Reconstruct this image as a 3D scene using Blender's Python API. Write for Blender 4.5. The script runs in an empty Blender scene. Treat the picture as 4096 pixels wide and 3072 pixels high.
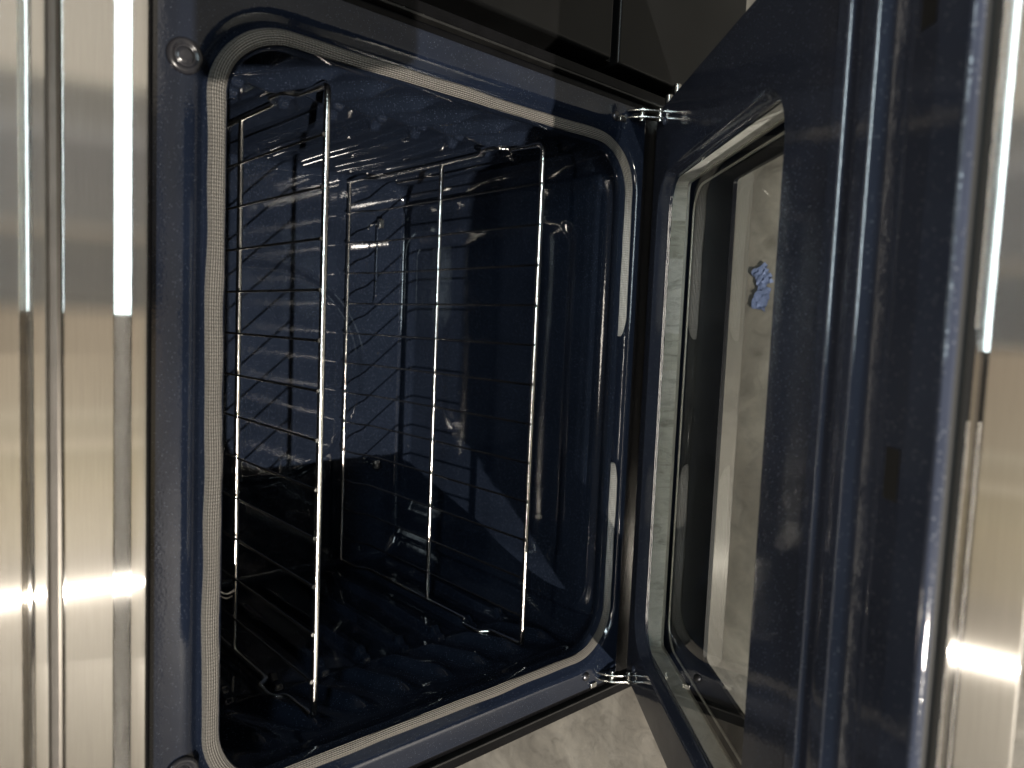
import bpy, bmesh, math, random
from mathutils import Matrix, Vector
random.seed(7)
S = bpy.context.scene
COL = S.collection

# ------------------------------------------------------------------ camera
CAMR = ((0.0422270544, 0.9962229734, 0.0758726772),
        (-0.6683559962, 0.0846132196, -0.7390134406),
        (-0.7426419986, -0.0195035983, 0.6694045649))
cam = bpy.data.cameras.new('camera')
cam.sensor_width = 36.0
cam.lens = 25.907
cam.clip_start = 0.02
cam.clip_end = 60
cam.dof.use_dof = True
cam.dof.focus_distance = 0.80
cam.dof.aperture_fstop = 6.5
co = bpy.data.objects.new('camera', cam)
COL.objects.link(co)
M = Matrix(CAMR).to_4x4()
M.translation = (0.0820988, -0.5491471, 0.6684519)
co.matrix_world = M
S.camera = co

# ------------------------------------------------------------------ view, world (a showroom all around), lamps
S.view_settings.view_transform = 'Standard'
S.view_settings.look = 'None'
S.view_settings.exposure = 0.0
S.view_settings.gamma = 1.0
S.cycles.max_bounces = 10
S.cycles.glossy_bounces = 6
S.cycles.transparent_max_bounces = 16
S.cycles.caustics_reflective = True

def srgb(r, g, b, k=1.0):
    f = lambda c: ((c/255.0)/12.92 if c/255.0 <= 0.04045 else ((c/255.0+0.055)/1.055)**2.4)
    return (f(r)*k, f(g)*k, f(b)*k, 1.0)

W = bpy.data.worlds.new('World')
S.world = W
W.use_nodes = True
wn, wl = W.node_tree.nodes, W.node_tree.links
wn.clear()
def wnode(t, **k):
    n = wn.new(t)
    for a, v in k.items(): setattr(n, a, v)
    return n
wo = wnode('ShaderNodeOutputWorld'); bg = wnode('ShaderNodeBackground')
bg.inputs['Strength'].default_value = 1.0
tc = wnode('ShaderNodeTexCoord'); sx = wnode('ShaderNodeSeparateXYZ')
wl.new(tc.outputs['Generated'], sx.inputs[0])
ny = wnode('ShaderNodeMath', operation='MULTIPLY'); ny.inputs[1].default_value = -1
wl.new(sx.outputs['Y'], ny.inputs[0])
at = wnode('ShaderNodeMath', operation='ARCTAN2')
wl.new(sx.outputs['X'], at.inputs[0]); wl.new(ny.outputs[0], at.inputs[1])
mr = wnode('ShaderNodeMapRange')
mr.inputs['From Min'].default_value = math.radians(-90); mr.inputs['From Max'].default_value = math.radians(90)
wl.new(at.outputs[0], mr.inputs['Value'])
ramp = wnode('ShaderNodeValToRGB')
wl.new(mr.outputs[0], ramp.inputs[0])
BANDS = [(-90, (50, 45, 40)), (-60, (60, 54, 46)), (-40, (110, 98, 84)), (-27, (196, 186, 168)), (-21.5, (190, 178, 158)),
         (-19.5, (190, 174, 150)), (-17.0, (162, 146, 122)), (-15.4, (184, 166, 128)), (-11.9, (214, 194, 154)), (-11.6, (248, 230, 194)),
         (-11.3, (214, 196, 156)), (-9.4, (214, 196, 160)), (-9.2, (246, 228, 196)), (-8.9, (218, 200, 166)), (-7.4, (222, 206, 176)),
         (-7.2, (250, 236, 206)), (-6.9, (220, 202, 172)), (-0.4, (218, 196, 168)), (0.3, (96, 93, 92)), (2.5, (82, 82, 86)),
         (4.6, (90, 88, 88)), (5.2, (170, 158, 142)), (5.9, (122, 120, 120)), (10.6, (128, 126, 128)), (11.2, (160, 158, 158)), (12.3, (168, 164, 160)),
         (12.9, (142, 138, 134)), (14.2, (150, 146, 140)), (15.2, (250, 238, 220)), (24, (252, 242, 226)), (40, (90, 84, 78)), (90, (45, 43, 42))]
cr = ramp.color_ramp
for i, (a, c) in enumerate(BANDS):
    e = cr.elements[i] if i < 2 else cr.elements.new((a+90)/180)
    e.position = (a+90)/180
    e.color = srgb(*c, k=1.2)
# above: dim warm ceiling; behind the range: dim wall
def mixw(fac, a, b):
    m = wnode('ShaderNodeMix', data_type='RGBA')
    wl.new(fac, m.inputs['Factor'])
    for s, v in ((m.inputs['A'], a), (m.inputs['B'], b)):
        if isinstance(v, tuple): s.default_value = v
        else: wl.new(v, s)
    return m.outputs['Result']
def smooth(sock, lo, hi):
    m = wnode('ShaderNodeMapRange', interpolation_type='SMOOTHSTEP')
    m.inputs['From Min'].default_value = lo; m.inputs['From Max'].default_value = hi
    wl.new(sock, m.inputs['Value']); return m.outputs[0]
up = mixw(smooth(sx.outputs['Z'], -0.03, 0.16), ramp.outputs[0], (0.055, 0.052, 0.048, 1))
bk = mixw(smooth(sx.outputs['Y'], -0.15, 0.25), up, (0.06, 0.055, 0.05, 1))
wl.new(bk, bg.inputs['Color']); wl.new(bg.outputs[0], wo.inputs[0])

def area(name, loc, target, energy, color, sx_, sy_=None, shape='DISK'):
    l = bpy.data.lights.new(name, 'AREA'); l.energy = energy; l.color = color
    l.shape = shape; l.size = sx_
    if sy_: l.size_y = sy_
    o = bpy.data.objects.new(name, l); COL.objects.link(o)
    o.location = loc
    o.rotation_euler = (Vector(target)-Vector(loc)).to_track_quat('-Z', 'Y').to_euler()
    return o
area('shop_lamp', (-2.05, -5.50, 2.60), (0, 0.2, 0.1), 820, (1.0, 0.92, 0.81), 0.055)
area('strip_lamp', (-0.2, -1.10, 2.62), (-0.2, -1.10, 0), 22, (1.0, 0.92, 0.80), 3.6, 0.07, 'RECTANGLE')
area('ceiling_lamp', (0.74, -2.20, 2.30), (0.74, -2.20, 0.0), 52, (0.78, 0.94, 1.0), 1.34, 0.36, 'RECTANGLE')

# ------------------------------------------------------------------ materials
def new_mat(name):
    m = bpy.data.materials.new(name); m.use_nodes = True
    nt = m.node_tree; b = nt.nodes['Principled BSDF']
    return m, nt.nodes, nt.links, b
def N(nodes, t, **k):
    n = nodes.new(t)
    for a, v in k.items(): setattr(n, a, v)
    return n
def obj_noise(nodes, links, scale, detail=3, rough=0.5, vec=None, stretch=None):
    t = N(nodes, 'ShaderNodeTexCoord'); v = t.outputs['Object']
    if vec: v = t.outputs[vec]
    if stretch:
        mp = N(nodes, 'ShaderNodeMapping'); mp.inputs['Scale'].default_value = stretch
        links.new(v, mp.inputs[0]); v = mp.outputs[0]
    n = N(nodes, 'ShaderNodeTexNoise'); n.inputs['Scale'].default_value = scale
    n.inputs['Detail'].default_value = detail; n.inputs['Roughness'].default_value = rough
    links.new(v, n.inputs['Vector']); return n
def cramp(nodes, links, sock, stops):
    r = N(nodes, 'ShaderNodeValToRGB')
    for i, (p, c) in enumerate(stops):
        e = r.color_ramp.elements[i] if i < 2 else r.color_ramp.elements.new(p)
        e.position = p; e.color = c
    links.new(sock, r.inputs[0]); return r.outputs[0]
def bump(nodes, links, b, h, strength, dist, normal=None):
    n = N(nodes, 'ShaderNodeBump'); n.inputs['Strength'].default_value = strength; n.inputs['Distance'].default_value = dist
    links.new(h, n.inputs['Height'])
    if normal: links.new(normal, n.inputs['Normal'])
    links.new(n.outputs[0], b.inputs['Normal']); return n.outputs[0]

def enamel(name, base, fleck, fleck_scale, fleck_r, rough, peel):
    """porcelain enamel: deep navy with pale flecks and a faint orange peel"""
    m, n, l, b = new_mat(name)
    t = N(n, 'ShaderNodeTexCoord')
    v = N(n, 'ShaderNodeTexVoronoi'); v.inputs['Scale'].default_value = fleck_scale
    l.new(t.outputs['Object'], v.inputs['Vector'])
    big = N(n, 'ShaderNodeTexVoronoi'); big.inputs['Scale'].default_value = fleck_scale*0.28
    l.new(t.outputs['Object'], big.inputs['Vector'])
    sep = N(n, 'ShaderNodeSeparateColor'); l.new(v.outputs['Color'], sep.inputs[0])
    rad = N(n, 'ShaderNodeMapRange'); rad.inputs['To Min'].default_value = 0.0; rad.inputs['To Max'].default_value = fleck_r
    rad.inputs['From Min'].default_value = 0.55; l.new(sep.outputs[0], rad.inputs['Value'])
    lt = N(n, 'ShaderNodeMath', operation='LESS_THAN'); l.new(v.outputs['Distance'], lt.inputs[0]); l.new(rad.outputs[0], lt.inputs[1])
    sp2 = N(n, 'ShaderNodeSeparateColor'); l.new(big.outputs['Color'], sp2.inputs[0])
    rd2 = N(n, 'ShaderNodeMapRange'); rd2.inputs['From Min'].default_value = 0.7; rd2.inputs['To Max'].default_value = 0.07
    l.new(sp2.outputs[1], rd2.inputs['Value'])
    lt2 = N(n, 'ShaderNodeMath', operation='LESS_THAN'); l.new(big.outputs['Distance'], lt2.inputs[0]); l.new(rd2.outputs[0], lt2.inputs[1])
    mx = N(n, 'ShaderNodeMath', operation='MAXIMUM'); l.new(lt.outputs[0], mx.inputs[0]); l.new(lt2.outputs[0], mx.inputs[1])
    cl = obj_noise(n, l, 9, 4)
    bc = cramp(n, l, cl.outputs['Fac'], [(0.3, tuple(c*0.8 for c in base)+(1,)), (0.7, tuple(c*1.15 for c in base)+(1,))])
    mix = N(n, 'ShaderNodeMix', data_type='RGBA'); l.new(mx.outputs[0], mix.inputs['Factor'])
    l.new(bc, mix.inputs['A']); mix.inputs['B'].default_value = fleck + (1,)
    l.new(mix.outputs['Result'], b.inputs['Base Color'])
    b.inputs['Roughness'].default_value = rough
    b.inputs['IOR'].default_value = 1.52
    h = obj_noise(n, l, 420, 2)
    h2 = obj_noise(n, l, 28, 2)
    ad = N(n, 'ShaderNodeMath', operation='MULTIPLY_ADD'); l.new(h2.outputs['Fac'], ad.inputs[0]); ad.inputs[1].default_value = 6.0
    l.new(h.outputs['Fac'], ad.inputs[2])
    bump(n, l, b, ad.outputs[0], peel, 0.0005)
    return m
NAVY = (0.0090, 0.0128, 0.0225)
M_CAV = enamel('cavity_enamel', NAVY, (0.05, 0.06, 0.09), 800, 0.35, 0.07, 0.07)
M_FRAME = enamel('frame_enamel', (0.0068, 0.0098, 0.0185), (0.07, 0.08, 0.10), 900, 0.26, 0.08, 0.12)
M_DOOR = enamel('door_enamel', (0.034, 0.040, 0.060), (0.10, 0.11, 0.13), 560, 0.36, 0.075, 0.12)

def plain(name, col, rough, metal=0.0, nscale=None, amp=0.0, bstr=0.0, bscale=300, spec=0.5):
    m, n, l, b = new_mat(name)
    b.inputs['Roughness'].default_value = rough; b.inputs['Metallic'].default_value = metal
    b.inputs['Specular IOR Level'].default_value = spec
    if nscale:
        t = obj_noise(n, l, nscale, 5, 0.6)
        l.new(cramp(n, l, t.outputs['Fac'], [(0.3, tuple(c*(1-amp) for c in col)+(1,)), (0.7, tuple(c*(1+amp) for c in col)+(1,))]), b.inputs['Base Color'])
    else: b.inputs['Base Color'].default_value = col+(1,)
    if bstr:
        h = obj_noise(n, l, bscale, 3); bump(n, l, b, h.outputs['Fac'], bstr, 0.0005)
    return m
def brushed(name, col, rough, tangent, sharp=0.85, stretch=(1, 60, 60)):
    """brushed steel: fine lines along world x, so highlights smear across them"""
    m, n, l, b = new_mat(name)
    out = n['Material Output']; n.remove(b)
    t = obj_noise(n, l, 22, 6, 0.7, stretch=stretch)
    c = cramp(n, l, t.outputs['Fac'], [(0.3, tuple(c*0.93 for c in col)+(1,)), (0.7, tuple(c*1.05 for c in col)+(1,))])
    tg = N(n, 'ShaderNodeCombineXYZ')
    for i in range(3): tg.inputs[i].default_value = tangent[i]
    lobes = []
    for dist, r_, a_ in (('BECKMANN', rough, sharp), ('GGX', rough*1.35, 0.84)):
        g = N(n, 'ShaderNodeBsdfAnisotropic', distribution=dist)
        g.inputs['Roughness'].default_value = r_; g.inputs['Anisotropy'].default_value = a_
        l.new(c, g.inputs['Color']); l.new(tg.outputs[0], g.inputs['Tangent']); lobes.append(g)
    mx = N(n, 'ShaderNodeMixShader'); mx.inputs[0].default_value = 0.05
    l.new(lobes[0].outputs[0], mx.inputs[1]); l.new(lobes[1].outputs[0], mx.inputs[2]); l.new(mx.outputs[0], out.inputs[0])
    return m
M_STEEL = brushed('brushed_steel', (0.64, 0.62, 0.585), 0.115, (1, 0, 0), 0.93)
M_ENDSTEEL = brushed('brushed_steel_door_end', (0.64, 0.62, 0.585), 0.115, (1, 0, 0), 0.93)
M_DRAWER = brushed('brushed_steel_drawer', (0.60, 0.585, 0.56), 0.17, (1, 0, 0))
M_CHROME = plain('chromed_wire', (0.86, 0.85, 0.82), 0.16, 1.0, 160, 0.10, 0.35, 900)
M_GAP = plain('groove_shade_steel', (0.10, 0.095, 0.09), 0.35, 0.8, 30, 0.15)  # dark colour painted for the shade inside the panel groove
M_WIRE = plain('dull_wire', (0.34, 0.335, 0.33), 0.24, 1.0, 160, 0.15)
M_HINGE = plain('hinge_steel', (0.46, 0.455, 0.43), 0.24, 1.0, 90, 0.2)
M_BLACK = plain('gloss_black_paint', (0.003, 0.003, 0.0035), 0.22, 0.0, 40, 0.3, 0.1, 60, spec=0.12)
M_PANEL = plain('dusty_black_panel', (0.0036, 0.0037, 0.0038), 0.34, 0.0, 6, 0.5, 0.2, 900, spec=0.22)
M_EDGE = plain('worn_black_edge', (0.010, 0.010, 0.0098), 0.45, 0.0, 60, 0.4)
M_ALU = plain('aluminised_sheet', (0.40, 0.40, 0.365), 0.55, 0.25, 30, 0.22, 0.6, 140)
M_ALU, n, l, b = new_mat('aluminised_liner')
t = N(n, 'ShaderNodeTexCoord'); sp = N(n, 'ShaderNodeSeparateXYZ'); l.new(t.outputs['Object'], sp.inputs[0])
m1 = N(n, 'ShaderNodeMath', operation='MULTIPLY'); m1.inputs[1].default_value = 24; l.new(sp.outputs[0], m1.inputs[0])
m2 = N(n, 'ShaderNodeMath', operation='FLOOR'); l.new(m1.outputs[0], m2.inputs[0])
wn_ = N(n, 'ShaderNodeTexWhiteNoise', noise_dimensions='1D'); l.new(m2.outputs[0], wn_.inputs['W'])
pc = cramp(n, l, wn_.outputs['Value'], [(0.0, (0.66, 0.66, 0.59, 1)), (0.5, (0.78, 0.78, 0.72, 1)), (1.0, (0.86, 0.86, 0.83, 1))])
nz = obj_noise(n, l, 60, 6, 0.65, stretch=(1.6, 0.5, 0.5)); nz.inputs['Distortion'].default_value = 1.0
nc_ = cramp(n, l, nz.outputs['Fac'], [(0.32, (0.6, 0.6, 0.58, 1)), (0.5, (1, 1, 1, 1)), (0.7, (1.15, 1.15, 1.15, 1))])
mm = N(n, 'ShaderNodeMix', data_type='RGBA', blend_type='MULTIPLY'); mm.inputs['Factor'].default_value = 1
l.new(pc, mm.inputs['A']); l.new(nc_, mm.inputs['B']); l.new(mm.outputs['Result'], b.inputs['Base Color'])
b.inputs['Roughness'].default_value = 0.5; b.inputs['Metallic'].default_value = 0.15
bump(n, l, b, nz.outputs['Fac'], 0.7, 0.003)
M_SPACER = plain('bright_spacer', (0.62, 0.60, 0.53), 0.35, 0.6, 60, 0.15)
M_FRIT = plain('black_frit', (0.003, 0.003, 0.005), 0.4, spec=0.1)
M_DARK = plain('dark_void', (0.004, 0.004, 0.004), 0.7)
M_TAPE = plain('blue_masking_tape', (0.13, 0.165, 0.29), 0.7, 0, 45, 0.4, 0.5, 200)
M_RUBBER = plain('rubber_bumper', (0.016, 0.016, 0.019), 0.22)
M_SCREW = plain('dark_screw', (0.10, 0.10, 0.11), 0.3, 0.9)

# glass: fresnel mirror over a clear sheet
M_GLASS = bpy.data.materials.new('clear_glass'); M_GLASS.use_nodes = True
n, l = M_GLASS.node_tree.nodes, M_GLASS.node_tree.links; n.clear()
o_ = n.new('ShaderNodeOutputMaterial'); tr = n.new('ShaderNodeBsdfTransparent'); gl = n.new('ShaderNodeBsdfGlossy')
tr.inputs[0].default_value = (0.965, 0.972, 0.965, 1); gl.inputs['Roughness'].default_value = 0.01
fr = n.new('ShaderNodeFresnel'); fr.inputs[0].default_value = 1.5
ge = n.new('ShaderNodeNewGeometry'); iv = n.new('ShaderNodeMath'); iv.operation = 'SUBTRACT'; iv.inputs[0].default_value = 1
l.new(ge.outputs['Backfacing'], iv.inputs[1])
f2 = n.new('ShaderNodeMath'); f2.operation = 'MULTIPLY'; f2.use_clamp = True; f2.inputs[1].default_value = 1.25   # both faces of the pane mirror
l.new(fr.outputs[0], f2.inputs[0])
mu = n.new('ShaderNodeMath'); mu.operation = 'MULTIPLY'; l.new(f2.outputs[0], mu.inputs[0]); l.new(iv.outputs[0], mu.inputs[1])
mx = n.new('ShaderNodeMixShader'); l.new(mu.outputs[0], mx.inputs[0]); l.new(tr.outputs[0], mx.inputs[1]); l.new(gl.outputs[0], mx.inputs[2])
l.new(mx.outputs[0], o_.inputs[0])

# woven glass-fibre gasket (UV: u metres along, v 0..1 round)
M_GASKET, n, l, b = new_mat('woven_gasket')
uv = N(n, 'ShaderNodeUVMap'); sp = N(n, 'ShaderNodeSeparateXYZ'); l.new(uv.outputs[0], sp.inputs[0])
def sinw(sock, k, ph=None):
    m1 = N(n, 'ShaderNodeMath', operation='MULTIPLY'); l.new(sock, m1.inputs[0]); m1.inputs[1].default_value = k
    s = m1.outputs[0]
    if ph:
        a_ = N(n, 'ShaderNodeMath', operation='ADD'); l.new(s, a_.inputs[0]); l.new(ph, a_.inputs[1]); s = a_.outputs[0]
    m2 = N(n, 'ShaderNodeMath', operation='SINE'); l.new(s, m2.inputs[0]); return m2.outputs[0]
lon = sinw(sp.outputs[1], 2*math.pi*22)
cross = sinw(sp.outputs[0], 2*math.pi/0.0026, lon)
ad = N(n, 'ShaderNodeMath', operation='MULTIPLY_ADD'); l.new(cross, ad.inputs[0]); ad.inputs[1].default_value = 0.38; l.new(lon, ad.inputs[2])
ns = obj_noise(n, l, 500, 3)
ad2 = N(n, 'ShaderNodeMath', operation='MULTIPLY_ADD'); l.new(ns.outputs['Fac'], ad2.inputs[0]); ad2.inputs[1].default_value = 0.8; l.new(ad.outputs[0], ad2.inputs[2])
bump(n, l, b, ad2.outputs[0], 1.0, 0.0007)
gcol = cramp(n, l, ad2.outputs[0], [(0.0, (0.03, 0.027, 0.023, 1)), (0.5, (0.140, 0.128, 0.114, 1)), (1.0, (0.262, 0.243, 0.218, 1))])
# runs beside the gap: cleaner fibre, whitened further in place of light; rest browned
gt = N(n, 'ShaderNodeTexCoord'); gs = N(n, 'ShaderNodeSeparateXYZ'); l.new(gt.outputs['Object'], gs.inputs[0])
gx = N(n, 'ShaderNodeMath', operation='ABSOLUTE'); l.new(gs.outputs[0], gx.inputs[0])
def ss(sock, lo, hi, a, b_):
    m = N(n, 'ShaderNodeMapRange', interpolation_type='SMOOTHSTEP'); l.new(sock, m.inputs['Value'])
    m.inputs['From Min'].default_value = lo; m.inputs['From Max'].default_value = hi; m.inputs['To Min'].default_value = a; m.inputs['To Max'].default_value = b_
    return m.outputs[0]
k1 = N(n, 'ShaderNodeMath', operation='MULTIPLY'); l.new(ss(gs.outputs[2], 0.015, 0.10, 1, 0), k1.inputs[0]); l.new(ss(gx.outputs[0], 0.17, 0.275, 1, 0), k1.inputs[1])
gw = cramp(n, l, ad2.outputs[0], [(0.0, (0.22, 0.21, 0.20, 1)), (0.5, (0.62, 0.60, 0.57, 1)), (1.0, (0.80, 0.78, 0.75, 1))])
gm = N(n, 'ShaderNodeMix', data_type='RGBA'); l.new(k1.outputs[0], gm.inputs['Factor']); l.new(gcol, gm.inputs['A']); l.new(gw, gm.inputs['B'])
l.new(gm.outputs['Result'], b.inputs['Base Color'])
b.inputs['Roughness'].default_value = 0.62; pass

# shop floor: beige stone look
M_FLOOR, n, l, b = new_mat('stone_floor')
n1 = obj_noise(n, l, 5.5, 8, 0.62); n1.inputs['Distortion'].default_value = 1.2
n2 = obj_noise(n, l, 34, 9, 0.72, stretch=(1.0, 0.8, 1)); n2.inputs['Distortion'].default_value = 0.9
c1_ = cramp(n, l, n1.outputs['Fac'], [(0.30, (0.135, 0.124, 0.108, 1)), (0.52, (0.205, 0.190, 0.166, 1)), (0.70, (0.285, 0.266, 0.235, 1))])
c2_ = cramp(n, l, n2.outputs['Fac'], [(0.30, (0.66, 0.65, 0.63, 1)), (0.46, (0.97, 0.97, 0.97, 1)), (0.62, (1.12, 1.11, 1.09, 1))])
mm = N(n, 'ShaderNodeMix', data_type='RGBA', blend_type='MULTIPLY'); mm.inputs['Factor'].default_value = 1
l.new(c1_, mm.inputs['A']); l.new(c2_, mm.inputs['B']); l.new(mm.outputs['Result'], b.inputs['Base Color'])
b.inputs['Roughness'].default_value = 0.38
bump(n, l, b, n2.outputs['Fac'], 0.35, 0.004)

# ------------------------------------------------------------------ mesh helpers

def link(name, me, mat, parent=None, smooth=True, angle=38, bevel=0, wn=False):
    for p in me.polygons: p.use_smooth = smooth
    if smooth and angle < 179: me.set_sharp_from_angle(angle=math.radians(angle))
    me.materials.append(mat)
    o = bpy.data.objects.new(name, me); COL.objects.link(o)
    if parent is not None:
        o.parent = parent
        o.matrix_parent_inverse = WORLD[parent].inverted()
    WORLD[o] = Matrix.Identity(4)
    if wn: 
        w_ = o.modifiers.new('weighted_normals', 'WEIGHTED_NORMAL'); w_.keep_sharp = True; w_.weight = 100
    if bevel:
        bv = o.modifiers.new('bevel', 'BEVEL'); bv.width = bevel; bv.segments = 3; bv.limit_method = 'ANGLE'; bv.angle_limit = math.radians(50)
        bv.harden_normals = False
    return o
WORLD = {}
def mesh_obj(name, verts, faces, mat, parent=None, smooth=True, angle=38, bevel=0, recalc=True, uvs=None, wn=False):
    me = bpy.data.meshes.new(name)
    me.from_pydata([tuple(v) for v in verts], [], faces)
    if uvs:
        ul = me.uv_layers.new(name='UVMap')
        for lp in me.loops: ul.data[lp.index].uv = uvs[lp.vertex_index]
    if recalc:
        bm = bmesh.new(); bm.from_mesh(me); bmesh.ops.recalc_face_normals(bm, faces=bm.faces); bm.to_mesh(me); bm.free()
    me.update()
    return link(name, me, mat, parent, smooth, angle, bevel, wn)
class MB:
    """collects shapes, builds one mesh"""
    def __init__(s): s.v = []; s.f = []
    def add(s, vs, fs):
        b_ = len(s.v); s.v += [tuple(x) for x in vs]; s.f += [tuple(i+b_ for i in f) for f in fs]; return s
    def box(s, x0, x1, y0, y1, z0, z1):
        vs = [(x, y, z) for x in (x0, x1) for y in (y0, y1) for z in (z0, z1)]
        return s.add(vs, [(0, 1, 3, 2), (4, 6, 7, 5), (0, 4, 5, 1), (2, 3, 7, 6), (0, 2, 6, 4), (1, 5, 7, 3)])
    def tube(s, pts, r, n=12, caps=True, radii=None):
        pts = [Vector(p) for p in pts]
        t0 = (pts[1]-pts[0]).normalized()
        up = Vector((0, 0, 1)) if abs(t0.z) < 0.9 else Vector((0, 1, 0))
        a = t0.cross(up).normalized(); vs = []; fs = []
        for i, p in enumerate(pts):
            t = ((pts[min(i+1, len(pts)-1)]-pts[i-1]) if i else (pts[1]-pts[0])).normalized()
            a = (a-t*a.dot(t)).normalized(); c = t.cross(a)
            rr_ = radii[i] if radii else r
            for k in range(n):
                an = 2*math.pi*k/n; vs.append(p+a*(math.cos(an)*rr_)+c*(math.sin(an)*rr_))
        for i in range(len(pts)-1):
            for k in range(n):
                k2 = (k+1) % n; fs.append((i*n+k, i*n+k2, (i+1)*n+k2, (i+1)*n+k))
        if caps:
            fs.append(tuple(range(n-1, -1, -1))); fs.append(tuple(range((len(pts)-1)*n, len(pts)*n)))
        return s.add(vs, fs)
    def lathe(s, prof, origin, axis, n=28):
        """prof: (radius, height along axis)"""
        ax = Vector(axis).normalized(); e = ax.orthogonal().normalized(); g = ax.cross(e); o = Vector(origin)
        vs = []; fs = []
        for r, h in prof:
            for k in range(n):
                an = 2*math.pi*k/n; vs.append(o+ax*h+e*(r*math.cos(an))+g*(r*math.sin(an)))
        for i in range(len(prof)-1):
            for k in range(n):
                k2 = (k+1) % n; fs.append((i*n+k, i*n+k2, (i+1)*n+k2, (i+1)*n+k))
        fs.append(tuple(range(n))); fs.append(tuple(range((len(prof)-1)*n, len(prof)*n)))
        return s.add(vs, fs)
    def build(s, name, mat, parent=None, **k): return mesh_obj(name, s.v, s.f, mat, parent, **k)
def round_path(pts, r, seg=5):
    """polyline with rounded corners"""
    out = [Vector(pts[0])]
    for i in range(1, len(pts)-1):
        p = Vector(pts[i]); a = (Vector(pts[i-1])-p); b = (Vector(pts[i+1])-p)
        d_ = min(r, a.length*0.45, b.length*0.45); a = p+a.normalized()*d_; b = p+b.normalized()*d_
        for k in range(seg+1):
            t = k/seg; out.append(a*(1-t)**2+p*2*t*(1-t)+b*t*t)
    out.append(Vector(pts[-1])); return out
def rrect(hx, z0, z1, r, ns=(24, 20), nc=10, cx=0.0):
    """closed rounded rectangle in (x,z), fixed point count; starts bottom centre going +x"""
    P = []
    x0, x1 = cx-hx, cx+hx
    def seg(ax, az, bx, bz, n_):
        for k in range(n_): t = k/n_; P.append((ax+(bx-ax)*t, az+(bz-az)*t))
    def arc(ox, oz, a0, n_):
        for k in range(n_): a = math.radians(a0+90*k/n_); P.append((ox+r*math.cos(a), oz+r*math.sin(a)))
    seg(x0+r, z0, x1-r, z0, ns[0]); arc(x1-r, z0+r, -90, nc)
    seg(x1, z0+r, x1, z1-r, ns[1]); arc(x1-r, z1-r, 0, nc)
    seg(x1-r, z1, x0+r, z1, ns[0]); arc(x0+r, z1-r, 90, nc)
    seg(x0, z1-r, x0, z0+r, ns[1]); arc(x0+r, z0+r, 180, nc)
    return P
def loft(rings, closed=True):
    n = len(rings[0]); vs = [p for r in rings for p in r]; fs = []
    for i in range(len(rings)-1):
        for k in range(n if closed else n-1):
            k2 = (k+1) % n; fs.append((i*n+k, i*n+k2, (i+1)*n+k2, (i+1)*n+k))
    return vs, fs
def sstep(a, b, x):
    t = min(1, max(0, (x-a)/(b-a))); return t*t*(3-2*t)
def gauss(x, s): return math.exp(-(x/s)**2)
def thing(name, label, cat, loc, group=None):
    o = bpy.data.objects.new(name, None); COL.objects.link(o); o.location = loc; o.empty_display_size = 0.1
    WORLD[o] = Matrix.Translation(loc)
    tag(o, label, cat, group); return o
def tag(o, label, cat, group=None):
    o['label'] = label; o['category'] = cat
    if group: o['group'] = group
    return o

# ------------------------------------------------------------------ setting: the shop floor
FZ = -0.30
fl = MB().add([(-4, -3.2, FZ), (4, -3.2, FZ), (4, 3.4, FZ), (-4, 3.4, FZ)], [(0, 1, 2, 3)]).build('floor', M_FLOOR)
fl['kind'] = 'structure'

# ------------------------------------------------------------------ the range with its open oven
RANGE = thing('kitchen_range', 'stainless range with its navy enamel oven standing open, door at the right of the photo', 'oven', (0, 0.2, FZ))

# --- cavity -------------------------------------------------------
ZF, ZC, HX, YB = -0.014, 0.478, 0.304, 0.478
RIBS = [0.026 + 0.0523*i for i in range(8)]
def side_h(y, z):
    h = 0.0
    for i, zi in enumerate(RIBS):
        # ledge: long horizontal rib with an abrupt rounded front end
        fr = sstep(0.158, 0.172, y)*(1-sstep(0.435, 0.45, y))
        t = 1-sstep(0.0050, 0.0090, abs(z-zi)); h = max(h, 0.0105*t*fr)
        # bulge in front of it where the rack stop slides in
        zb = zi+0.022+(y-0.115)*0.45
        h = max(h, 0.0125*gauss(z-zb, 0.0105)*sstep(0.055, 0.085, y)*(1-sstep(0.128, 0.165, y)))
        # small stop lug
        h += 0.0062*(1-sstep(0.0045, 0.0065, abs(z-zi-0.001)))*sstep(0.1515, 0.1535, y)*(1-sstep(0.166, 0.176, y))
    h += 0.004*sstep(0.03, 0.036, y)*(1-sstep(0.045, 0.05, y))*(1-sstep(0.40, 0.43, abs(z-0.22)*2))
    # slack: pressed sheet is never flat
    return h + 0.0012*math.sin(y*23+z*9) + 0.0008*math.sin(z*41-y*13)
def floor_h(x, y):
    # pressed floor: shallow pan, rounded corners, inner step
    ax = max(abs(x)-0.19, 0); ay = max(abs(y-0.275)-0.155, 0)
    dd = math.hypot(ax, ay)
    h = 0.008*sstep(0.0, 0.022, dd-0.012)
    ax = max(abs(x)-0.235, 0); ay = max(abs(y-0.262)-0.19, 0)
    h += 0.005*sstep(0.0, 0.012, math.hypot(ax, ay)-0.018)
    return h + 0.0007*math.sin(x*14+y*11)
def cav_ring(y, hx, z0, z1, r):
    return [(x, y, z) for x, z in rrect(hx, z0, z1, r, (90, 260), 12)]
rings = []
rings.append(cav_ring(-0.0005, 0.2875, 0.0115, 0.4605, 0.050))
rings.append(cav_ring(0.0045, 0.2862, 0.0135, 0.4592, 0.050))
rings.append(cav_ring(0.010, 0.2868, 0.0125, 0.4598, 0.050))
rings.append(cav_ring(0.018, 0.2895, 0.008, 0.463, 0.047))
rings.append(cav_ring(0.026, 0.296, -0.002, 0.470, 0.043))
NY = 290
base = rrect(HX, ZF, ZC, 0.036, (90, 260), 12)
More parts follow.
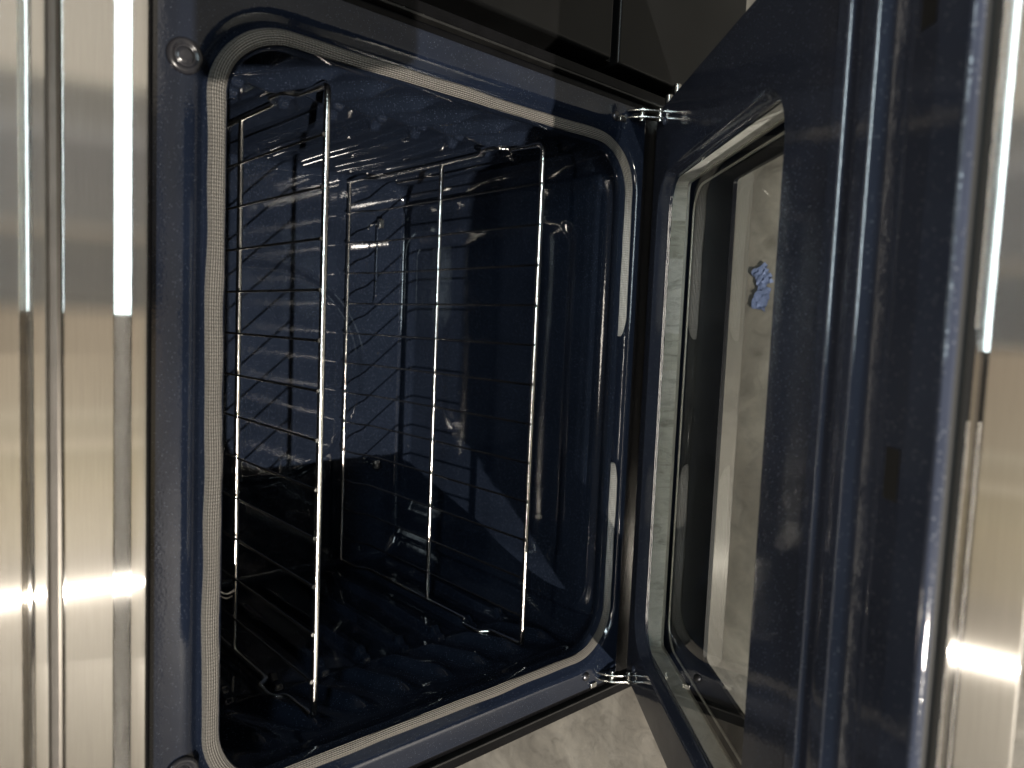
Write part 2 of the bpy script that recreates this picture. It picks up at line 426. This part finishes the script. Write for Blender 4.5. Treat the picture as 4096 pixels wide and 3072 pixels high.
for j in range(NY+1):
    y = 0.034+(YB-0.014-0.034)*j/NY
    e = sstep(0.034, 0.05, y)*(1-sstep(YB-0.04, YB-0.016, y))
    ring = []
    for x, z in base:
        if abs(x) > HX-1e-4: x = math.copysign(abs(x)-side_h(y, z)*e, x)
        elif z < ZF+1e-4: z = z+floor_h(x, y)*sstep(0.03, 0.06, y)*(1-sstep(0.25, 0.268, abs(x))*0)
        ring.append((x, y, z))
    rings.append(ring)
for k in range(1, 7):       # rounded back edge
    a = math.radians(90*k/6); q = 0.014*(1-math.cos(a)); yy = YB-0.014+0.014*math.sin(a)
    rings.append(cav_ring(yy, HX-q, ZF+q+0.008*0, ZC-q, 0.036-q*0.5))
v_, f_ = loft(rings)
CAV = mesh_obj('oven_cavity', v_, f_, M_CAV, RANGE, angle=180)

# --- back wall with the round fan emboss --------------------------
def back_h(x, z):
    r_ = math.hypot(x-0.0, z-0.222)
    h = 0.0045*(1-sstep(0.152, 0.164, r_))
    return h+0.0003*math.sin(x*9)*math.sin(z*11)
gx, gz = 130, 106
vs, fs = [], []
for i in range(gx+1):
    for j in range(gz+1):
        x = -0.296+0.592*i/gx; z = ZF+0.008+(ZC-ZF-0.016)*j/gz
        vs.append((x, YB-0.0005-back_h(x, z), z))
for i in range(gx):
    for j in range(gz):
        a = i*(gz+1)+j; fs.append((a, a+gz+1, a+gz+2, a+1))
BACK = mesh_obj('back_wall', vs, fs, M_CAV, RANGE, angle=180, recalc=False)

# element clips and a sensor rod on the back wall
for (x, z) in ((0.236, 0.044), (-0.146, 0.040)):
    m = MB().box(x-0.007, x+0.007, YB-0.020, YB-0.012, z-0.004, z+0.004)
    m.tube([(x, YB-0.004, z), (x, YB-0.016, z)], 0.003)
    m.build('element_clip', M_HINGE, RANGE, bevel=0.001)
MB().tube(round_path([(0.23, YB-0.012, 0.047), (0.12, YB-0.012, 0.047), (0.112, YB-0.002, 0.045)], 0.008), 0.0018).build('sensor_rod', M_CAV, RANGE)

# --- face frame -----------------------------------------------------
def fr_ring(y, hx, z0, z1, r): return [(x, y, z) for x, z in rrect(hx, z0, z1, r, (40, 40), 12)]
fr = [fr_ring(0.030, 0.3375, -0.0215, 0.5145, 0.004), fr_ring(0.004, 0.3375, -0.0215, 0.5145, 0.004), fr_ring(0.0008, 0.3362, -0.0202, 0.5132, 0.004),
      fr_ring(0.0, 0.3335, -0.0175, 0.5105, 0.004), fr_ring(0.0, 0.3165, -0.0130, 0.4905, 0.070), fr_ring(0.0004, 0.3125, -0.0115, 0.4860, 0.070),
      fr_ring(0.0020, 0.3090, -0.0105, 0.4815, 0.068), fr_ring(0.0062, 0.3050, -0.0090, 0.4775, 0.065), fr_ring(0.0078, 0.3010, -0.0070, 0.4740, 0.062),
      fr_ring(0.0080, 0.2905, 0.0070, 0.4640, 0.052), fr_ring(0.0070, 0.2890, 0.0095, 0.4622, 0.051), fr_ring(-0.0003, 0.2880, 0.0110, 0.4610, 0.0505)]
v_, f_ = loft(fr)
FRAME = mesh_obj('face_frame', v_, f_, M_FRAME, RANGE, angle=50, wn=True)
# pressed slot cover where the gasket leaves a gap at the bottom
mb = MB()
mb.box(-0.062, 0.066, 0.0052, 0.0085, 0.0005, 0.0048)
mb.build('slot_cover', M_FRAME, RANGE, bevel=0.0015)

# --- gasket -----------------------------------------------------------
gp = rrect(0.2942, 0.0020, 0.4668, 0.055, (240, 200), 60)
n_all = len(gp)
gpv = [Vector((x, 0, z)) for x, z in gp]
# start past the gap: bottom run (index 0..239 goes x from -.24 to +.24)
path = [p for p in gpv if not (p.z < 0.01 and -0.069 < p.x < 0.076)]
i0 = max(range(len(path)), key=lambda i: (path[i]-path[i-1]).length)
path = path[i0:]+path[:i0]
NG = 26
vs, fs, uvs = [], [], []
s_ = 0.0
for i, p in enumerate(path):
    t = (path[min(i+1, len(path)-1)]-path[max(i-1, 0)]).normalized()
    nn = Vector((t.z, 0, -t.x))                    # outward in the frame plane
    if i: s_ += (p-path[i-1]).length
    L_end = min(s_, 9)
    tail = min(i, len(path)-1-i)
    tp = min(1.0, 0.16+0.84*math.sqrt(min(1.0, (tail*0.0021)/0.022)))
    wob = 1+0.03*math.sin(s_*47)+0.025*math.sin(s_*101+1)
    off = 0.0005*math.sin(s_*31)+0.0003*math.sin(s_*77)
    lean = (1-tp)*-0.004
    for k in range(NG):
        a = 2*math.pi*k/NG
        rr_ = 1+0.035*math.cos(a*18*0+a*9)
        ox = math.cos(a)*0.0063*wob*rr_*tp; oy = -math.sin(a)*0.0044*wob*rr_*(0.55+0.45*tp)
        q = p+nn*(ox+off+lean)
        vs.append((q.x, 0.0030+oy, q.z)); uvs.append((s_, k/NG))
for i in range(len(path)-1):
    for k in range(NG):
        k2 = (k+1) % NG; fs.append((i*NG+k, i*NG+k2, (i+1)*NG+k2, (i+1)*NG+k))
fs.append(tuple(range(NG-1, -1, -1))); fs.append(tuple(range((len(path)-1)*NG, len(path)*NG)))
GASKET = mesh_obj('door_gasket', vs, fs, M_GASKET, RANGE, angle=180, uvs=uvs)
# frayed threads on the gasket's top run and small clips
mb = MB()
for k in range(3):
    x = -0.124+random.uniform(-0.006, 0.006); z = 0.4625
    mb.tube(round_path([(x, -0.003, z), (x+random.uniform(-.003, .003), -0.006, z-0.004), (x+random.uniform(-.006, .006), -0.007+random.uniform(-.002, .002), z-0.008-random.random()*0.002)], 0.003), 0.00012, 5)
mb.build('loose_thread', M_GASKET, RANGE)

# --- bumpers and screws on the frame --------------------------------
for x, z in ((0.2605, 0.4905), (-0.2605, 0.4885)):
    MB().lathe([(0.0125, -0.0005), (0.0122, 0.0016), (0.0108, 0.0030), (0.0090, 0.0030), (0.0076, 0.0018), (0.0066, 0.0008), (0.0060, 0.0022), (0.0030, 0.0026), (0.0004, 0.0026)], (x, 0, z), (0, -1, 0)).build('bumper', M_RUBBER, RANGE, angle=180)
for x, z in ((0.3195, 0.034), (-0.3195, 0.036)):
    MB().lathe([(0.0052, -0.0005), (0.0050, 0.0014), (0.0040, 0.0026), (0.0018, 0.0034), (0.0003, 0.0035)], (x, 0, z), (0, -1, 0), 20).build('screw', M_SCREW, RANGE, angle=180)
# hinges (bent steel arms that leave the frame and grip the door)
for sgn in (1, -1):
    x = 0.326*sgn
    mb = MB()
    outer = [(0.010, 0.016), (-0.004, 0.013), (-0.016, 0.006), (-0.026, -0.008), (-0.036, -0.022)]
    inner = [(0.010, 0.004), (-0.001, 0.002), (-0.009, -0.004), (-0.016, -0.016), (-0.024, -0.030)]
    for tx, w in ((-0.0045, 0.0022), (0.0030, 0.0022)):
        vs = []; cnt = len(outer)
        for xx in (x+tx, x+tx+w):
            vs += [(xx, y, z) for y, z in outer]+[(xx, y, z) for y, z in inner]
        fs = []
        for i in range(cnt-1):
            fs += [(i, i+1, cnt+i+1, cnt+i), (2*cnt+i, 3*cnt+i, 3*cnt+i+1, 2*cnt+i+1), (i, 2*cnt+i, 2*cnt+i+1, i+1), (cnt+i, cnt+i+1, 3*cnt+i+1, 3*cnt+i)]
        fs += [(0, cnt, 3*cnt, 2*cnt), (cnt-1, 3*cnt-1, 4*cnt-1, 2*cnt-1)]
        mb.add(vs, fs)
    for y, z in ((-0.010, 0.000), (-0.024, -0.014)):
        mb.tube([(x-0.007, y, z), (x+0.0075, y, z)], 0.0036, 14)
    mb.box(x-0.010, x-0.004, -0.0025, 0.004, 0.018, 0.028)
    mb.build('hinge', M_HINGE, RANGE, bevel=0.0006)

# --- side trims beside the frame -------------------------------------
for sgn in (1, -1):
    X = lambda a: sgn*a
    lo = lambda a, b: (min(X(a), X(b)), max(X(a), X(b)))
    MB().box(*lo(0.339, 0.3465), 0.008, 0.05, -0.05, 0.52).build('side_trim', M_BLACK, RANGE, bevel=0.001)
    mb = MB(); mb.box(*lo(0.3475, 0.3500), 0.0015, 0.06, -0.055, 0.56)
    mb.build('trim_bead', M_EDGE, RANGE, bevel=0.0008)
    mb = MB(); mb.box(*lo(0.3505, 0.362), 0.004, 0.64, FZ+0.06, 0.60)
    mb.build('side_panel', M_BLACK, RANGE, bevel=0.0015)
# --- control panel above the opening (towards the photo's left edge) --
prof = [(0.010, 0.5150), (-0.0300, 0.5195), (-0.0318, 0.5212), (-0.0318, 0.5228)]
MB().add([(x, y, z) for x in (-0.36, 0.36) for y, z in prof+[(0.02, 0.5228)]],
         [(i, i+1, i+6, i+5) for i in range(4)]+[(4, 0, 5, 9), (0, 4, 3, 2, 1), (5, 6, 7, 8, 9)]).build('panel_underside', M_BLACK, RANGE, angle=20)
lower = [(0.0, 0.5232), (-0.0345, 0.5232), (-0.0358, 0.5243), (-0.0360, 0.5262), (-0.0360, 0.5325), (-0.0355, 0.5338), (-0.0335, 0.5378), (-0.0315, 0.5416), (-0.0310, 0.5430),
        (-0.0310, 0.5690), (-0.0306, 0.5702), (-0.0290, 0.5710), (-0.0120, 0.5712)]
upper = [(-0.0120, 0.5778), (-0.0270, 0.5780), (-0.0286, 0.5786), (-0.0290, 0.5798), (-0.0290, 0.5852), (-0.0304, 0.5862), (-0.0312, 0.5876), (-0.0308, 0.5890), (-0.0260, 0.5898), (-0.0252, 0.5906),
        (-0.0278, 0.5914), (-0.0290, 0.5926), (-0.0290, 0.68), (0.0, 0.72), (0.62, 0.72)]
for nm, prof in (('control_panel', lower), ('upper_panel', upper)):
    k = len(prof)
    vs = [(x, y, z) for x in (-0.362, 0.362) for y, z in prof]
    mesh_obj(nm, vs, [(i, i+1, k+i+1, k+i) for i in range(k-1)], M_STEEL, RANGE, angle=35, recalc=False, wn=True)
MB().box(-0.360, 0.360, -0.0185, 0.0, 0.5705, 0.5785).build('panel_gap_shade', M_GAP, RANGE)  # dark strip standing in for the groove's own shade
MB().box(-0.34, 0.34, 0.032, 0.6, 0.516, 0.70).build('upper_body', M_DARK, RANGE)
# --- below the opening: trim and drawer -------------------------------
MB().box(-0.337, 0.337, 0.006, 0.03, -0.075, -0.0225).build('lower_trim', M_BLACK, RANGE, bevel=0.002)
prof = [(0.02, -0.080), (-0.026, -0.080), (-0.030, -0.084), (-0.030, -0.208), (-0.0275, -0.2130), (-0.022, -0.216), (0.02, -0.216)]
k = len(prof)
MB().add([(x, y, z) for x in (-0.360, 0.360) for y, z in prof], [(i, i+1, k+i+1, k+i) for i in range(k-1)]+[tuple(range(k)), tuple(range(2*k-1, k-1, -1))]).build('storage_drawer', M_DRAWER, RANGE, angle=60, wn=True)
MB().box(-0.345, 0.345, 0.05, 0.6, FZ, -0.05).build('lower_body', M_DARK, RANGE)

# ------------------------------------------------------------------ door (part of the range, held half open)
TH = math.radians(39.02); DC, DS = math.cos(TH), math.sin(TH)
def dp(x, v, w):   # door space -> world
    return (x, -DC*v+DS*w, -0.038+DS*v+DC*w)
def dring(w, hx, v0, v1, r, cx=0.0, ns=(40, 40), nc=12):
    return [dp(x, v, w) for x, v in rrect(hx, v0, v1, r, ns, nc, cx)]
VL = 0.575; BHX, BV0 = 0.2560, 0.0640; CX = -0.0135
# profile of the ribs near the door's free end, (v, w)
RP = [(0.440, 0.0), (0.4505, 0.0), (0.4516, 0.0006), (0.4522, 0.0046), (0.4532, 0.0056), (0.4640, 0.0056), (0.4650, 0.0055), (0.4655, 0.0050), (0.4660, 0.0033), (0.4663, -0.0012), (0.4670, -0.0022),
      (0.4780, -0.0022), (0.4790, -0.0014), (0.4796, 0.0040), (0.4806, 0.0050), (0.4850, 0.0056), (0.4940, 0.0056), (0.4950, 0.0055), (0.4955, 0.0050), (0.4961, 0.0031), (0.4964, -0.0028), (0.4972, -0.0036),
      (0.5130, -0.0036), (0.5142, -0.0030), (0.5150, -0.0004), (0.5160, 0.0004), (0.5190, 0.0006), (0.5200, 0.0002), (0.5206, -0.0006), (0.5216, 0.0000), (0.5230, 0.0008), (0.5480, 0.0008), (0.5490, 0.0014), (0.5496, 0.0058), (0.5508, 0.0068), (0.5705, 0.0068), (0.5722, 0.0066), (0.5731, 0.0060), (0.5736, 0.0046), (0.5740, 0.0030), (0.5736, 0.0016), (0.5600, 0.0010)]
rings = [dring(-0.012, 0.338, 0.003, 0.448, 0.006), dring(-0.003, 0.338, 0.003, 0.448, 0.006), dring(-0.0006, 0.3372, 0.0038, 0.4472, 0.006), dring(0, 0.335, 0.006, 0.445, 0.006),
         dring(0, 0.2760, 0.0270, 0.3760, 0.046, CX), dring(-0.0005, 0.2735, 0.0300, 0.3748, 0.044, CX), dring(-0.0020, 0.2715, 0.0330, 0.3740, 0.042, CX),
         dring(-0.0070, 0.2685, 0.0440, 0.3722, 0.036, CX), dring(-0.0082, 0.2677, 0.0468, 0.3712, 0.034, CX), dring(-0.0088, 0.2666, 0.0488, 0.3702, 0.033, CX),
         dring(-0.0118, 0.2660, 0.0500, 0.3692, 0.032, CX)]
v_, f_ = loft(rings)
mb = MB().add(v_, f_)
k = len(RP)
vs = [dp(x, v, w) for x in (-0.338, 0.338) for v, w in RP]
vs2 = [dp(x, v, -0.012) for x in (-0.338, 0.338) for v, w in RP]
off_ = len(vs)
mb.add(vs+vs2, [(i, i+1, k+i+1, k+i) for i in range(k-1)]+[(i, off_+i, off_+i+1, i+1) for i in range(k-1)]+[(k+i, k+i+1, off_+k+i+1, off_+k+i) for i in range(k-1)])
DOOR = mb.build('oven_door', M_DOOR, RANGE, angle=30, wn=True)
# tunnel between the panes: four aluminised walls, one part
tun = [dring(-0.0118, 0.2650, 0.0512, 0.3680, 0.006, CX), dring(-0.0300, 0.2650, 0.0512, 0.3680, 0.006, CX)]
v_, f_ = loft(tun)
TUN = mesh_obj('window_liner', v_, f_, M_ALU, DOOR, angle=40)
# rows of foil-tape patches on the liner (sheet steps)
rim = [dring(-0.0275, 0.2654, 0.0508, 0.3684, 0.006, CX), dring(-0.0275, 0.2630, 0.0532, 0.3660, 0.006, CX), dring(-0.0302, 0.2630, 0.0532, 0.3660, 0.006, CX), dring(-0.0302, 0.2654, 0.0508, 0.3684, 0.006, CX)]
v_, f_ = loft(rim)
mesh_obj('glass_spacer', v_, f_, M_SPACER, DOOR, angle=40)
bp_ = dring(-0.0325, BHX, BV0, 0.3640, 0.030, CX)
mb = MB(); mb.tube(bp_+[bp_[0]], 0.0013, 8, caps=False)
mb.build('seal_bead', M_SPACER, DOOR, angle=180)
def slab(name, ring_a, ring_b, mat, parent):
    n_ = len(ring_a)
    fs = [(i, (i+1) % n_, n_+(i+1) % n_, n_+i) for i in range(n_)]+[tuple(range(n_-1, -1, -1)), tuple(range(n_, 2*n_))]
    return mesh_obj(name, ring_a+ring_b, fs, mat, parent, angle=30)
slab('inner_glass', dring(-0.0114, 0.2663, 0.0494, 0.3697, 0.0325, CX), dring(-0.0092, 0.2663, 0.0494, 0.3697, 0.0325, CX), M_GLASS, DOOR)
slab('outer_glass', dring(-0.0376, 0.2318, 0.1822, 0.4100, 0.004, -0.003), dring(-0.0340, 0.2318, 0.1822, 0.4100, 0.004, -0.003), M_GLASS, DOOR)
v_, f_ = loft([dring(-0.0340, 0.2320, 0.1820, 0.4102, 0.004, -0.003), dring(-0.0338, 0.2320, 0.1820, 0.4102, 0.004, -0.003), dring(-0.0338, 0.335, 0.0, 0.565, 0.004),
               dring(-0.0378, 0.335, 0.0, 0.565, 0.004), dring(-0.0378, 0.2320, 0.1820, 0.4102, 0.004, -0.003), dring(-0.0340, 0.2320, 0.1820, 0.4102, 0.004, -0.003)])
mesh_obj('glass_border', v_, f_, M_FRIT, DOOR, angle=30)
# door sides: dark sheet between liner and skin
v_, f_ = loft([dring(-0.012, 0.3365, 0.005, 0.566, 0.004), dring(-0.0335, 0.3365, 0.005, 0.566, 0.004)])
mesh_obj('door_side', v_, f_, M_BLACK, DOOR, angle=40)
mb = MB()
vs = [dp(x, v, w) for x in (-0.337, 0.337) for v in (0.555, 0.5690) for w in (-0.011, 0.0004)]
mb.add(vs, [(0, 1, 3, 2), (4, 6, 7, 5), (0, 4, 5, 1), (2, 3, 7, 6), (0, 2, 6, 4), (1, 5, 7, 3)])
mb.build('end_gap_shade', M_DARK, DOOR)  # dark filler plate painted in place of shade in the end recess
# stainless end of the outer skin, facing the viewer
EP = [(0.560, -0.0050), (0.5745, -0.0050), (0.5752, -0.0057), (0.5752, -0.0090), (0.5758, -0.0098), (0.5765, -0.0110), (0.5765, -0.0360), (0.5755, -0.0385), (0.5735, -0.0402), (0.560, -0.0410)]
k = len(EP)
vs = [dp(x, v, w) for x in (-0.345, 0.345) for v, w in EP]
mesh_obj('door_end_skin', vs, [(i, i+1, k+i+1, k+i) for i in range(k-1)]+[tuple(range(k)), tuple(range(2*k-1, k-1, -1))], M_ENDSTEEL, DOOR, angle=40, wn=True)
# outer skin
v_, f_ = loft([dring(-0.0382, 0.345, -0.004, 0.561, 0.003), dring(-0.0415, 0.345, -0.004, 0.561, 0.003), dring(-0.0415, 0.258, 0.145, 0.440, 0.004, -0.003), dring(-0.0382, 0.258, 0.145, 0.440, 0.004, -0.003), dring(-0.0382, 0.345, -0.004, 0.561, 0.003)])
mesh_obj('outer_skin', v_, f_, M_DRAWER, DOOR, angle=30)
# vent slots in the end ribs: dark plates in place of shaded openings
def dbox(mb, x0, x1, v0, v1, w0, w1):
    vs = [dp(x, v, w) for x in (x0, x1) for v in (v0, v1) for w in (w0, w1)]
    return mb.add(vs, [(0, 1, 3, 2), (4, 6, 7, 5), (0, 4, 5, 1), (2, 3, 7, 6), (0, 2, 6, 4), (1, 5, 7, 3)])
for xc in (0.02, -0.20, 0.24):
    dbox(MB(), xc-0.0125, xc+0.0125, 0.5275, 0.5385, -0.004, 0.0012).build('vent_slot_plate', M_DARK, DOOR)
# small rivets on the liner near the hinges
for x in (0.318, -0.312):
    c = Vector(dp(x, 0.042, -0.0004)); MB().lathe([(0.0050, 0), (0.0045, 0.0016), (0.0025, 0.0028), (0.0004, 0.003)], c, (0, DS, DC), 18).build('rivet', M_DOOR, DOOR, angle=180)
for x, v in ((0.343, 0.016), (0.344, 0.050)):
    a = Vector(dp(x, v, -0.010)); b_ = Vector(dp(x+0.012, v, -0.010)); MB().tube([a, b_], 0.0042, 16).build('hinge_pin', M_HINGE, DOOR, bevel=0.0008)

# ------------------------------------------------------------------ wire racks
def make_rack(z):
    root = thing('oven_rack', '', 'oven rack', (0, 0.056, z), 'chrome wire racks in the oven')
    MB().tube(round_path([(-0.2880, 0.075, z), (-0.2880, 0.056, z), (0.2880, 0.056, z), (0.2880, 0.075, z)], 0.008), 0.0032, 16).build('front_bar', M_CHROME, root, angle=60)
    for y, zz, r in ((0.246, z, 0.0029), (0.460, z+0.0125, 0.0026)):
        MB().tube([(-0.291, y, zz), (0.291, y, zz)], r, 14).build('cross_bar', M_CHROME, root, angle=60)
    for s in (1, -1):
        pr = [(0.075, 0.288, 0), (0.112, 0.2895, 0), (0.121, 0.291, 0.012), (0.150, 0.291, 0.012), (0.159, 0.291, 0), (0.398, 0.291, 0), (0.418, 0.291, 0.011), (0.463, 0.291, 0.0125)]
        MB().tube(round_path([(s*x, y, z+dz) for y, x, dz in pr], 0.006), 0.0026, 12).build('side_rail', M_CHROME, root, angle=60)
    for k in range(12):
        x = 0.2435-0.0450*k
        zz = z+0.0038
        MB().tube(round_path([(x, 0.0535, zz), (x, 0.0575, zz), (x, 0.0585, zz), (x, 0.398, zz), (x, 0.416, zz+0.011), (x, 0.462, zz+0.0125)], 0.012), 0.0013, 8, radii=[0.0019]*4+[0.0013]*60).build('wire', M_WIRE, root, angle=60)
    return root
r1 = make_rack(0.352)
r1['label'] = 'chrome wire rack nearer the stainless panel at the left, with the thickest-looking bar'
r2 = make_rack(0.088)
r2['label'] = 'chrome wire rack nearer the open glass door, resting deeper towards the oven floor'

# ------------------------------------------------------------------ tape on the floor under the drawer
random.seed(3)
for nm, (cx_, cy_), ang, sz, lab in (('masking_tape', (0.170, -0.002), 0.5, (0.018, 0.014), 'torn blue masking tape seen through the door glass, upper of the two scraps'),
                              ('masking_tape', (0.139, -0.002), -0.3, (0.020, 0.014), 'crumpled blue masking tape seen through the door glass, lower of the two scraps')):
    nx_, ny_ = 9, 6; vs = []; fs = []
    for top in (1, 0):
        for i in range(nx_):
            for j in range(ny_):
                a, b_ = (i/(nx_-1)-.5)*sz[0]*2*0.8, (j/(ny_-1)-.5)*sz[1]*2*0.8
                a += random.uniform(-.002, .002) if top else 0; b_ += random.uniform(-.002, .002) if top else 0
                z_ = FZ+0.0015+0.004*abs(math.sin(i*1.3+j*0.9))
                if not top: a, b_, z_ = vs[i*ny_+j][3], vs[i*ny_+j][4], vs[i*ny_+j][2]-0.0006
                x_, y_ = cx_+a*math.cos(ang)-b_*math.sin(ang), cy_+a*math.sin(ang)+b_*math.cos(ang)
                vs.append((x_, y_, z_, a, b_))
    q = nx_*ny_
    for i in range(nx_-1):
        for j in range(ny_-1):
            a = i*ny_+j; fs.append((a, a+ny_, a+ny_+1, a+1)); fs.append((q+a, q+a+1, q+a+ny_+1, q+a+ny_))
    o = mesh_obj(nm, [v[:3] for v in vs], fs, M_TAPE, None, recalc=False)
    tag(o, lab, 'tape', 'blue tape scraps on the floor')

# ------------------------------------------------------------------ the phone the photo was taken with (its shadow lies on the frame and gasket)
PX = Vector((0.0422270544, -0.6683559962, -0.7426419986)); PY = Vector((0.9962229734, 0.0846132196, -0.0195035983)); PZ = Vector((0.0758726772, -0.7390134406, 0.6694045649))
PO = Vector((0.0820988, -0.5491471, 0.6684519))+PZ*0.004
mb = MB(); rg = []
for zz, q in ((0.0, 0.0015), (0.001, 0.0), (0.0068, 0.0), (0.0078, 0.0015)):
    rg.append([tuple(PO+PX*(a+0.058)+PY*c+PZ*zz) for a, c in rrect(0.081-q, -0.0635+q, 0.0155-q, 0.010, (12, 8), 8)])
v_, f_ = loft(rg); k = len(rg[0]); mb.add(v_, f_+[tuple(range(k)), tuple(range(3*k, 4*k))])
tag(mb.build('phone', M_BLACK, None, angle=40), 'black phone held over the open oven, known only by its shadow on the gasket', 'phone')

# ------------------------------------------------------------------ neighbouring black range
NB = thing('black_range', 'dusty black appliance front with a narrow seam, at the top of the photo', 'appliance', (0.75, 0.2, FZ))
MB().box(0.376, 1.13, 0.000, 0.05, -0.216, 0.0340).build('drawer_front', M_PANEL, NB, bevel=0.003)
MB().box(0.376, 1.13, -0.002, 0.05, 0.0470, 0.52).build('oven_door_front', M_PANEL, NB, bevel=0.004)
MB().box(0.372, 1.13, 0.055, 0.62, FZ+0.05, 0.60).build('cabinet', M_BLACK, NB)
MB().box(0.380, 1.13, 0.012, 0.054, 0.0345, 0.0465).build('seam_strip', M_EDGE, NB)
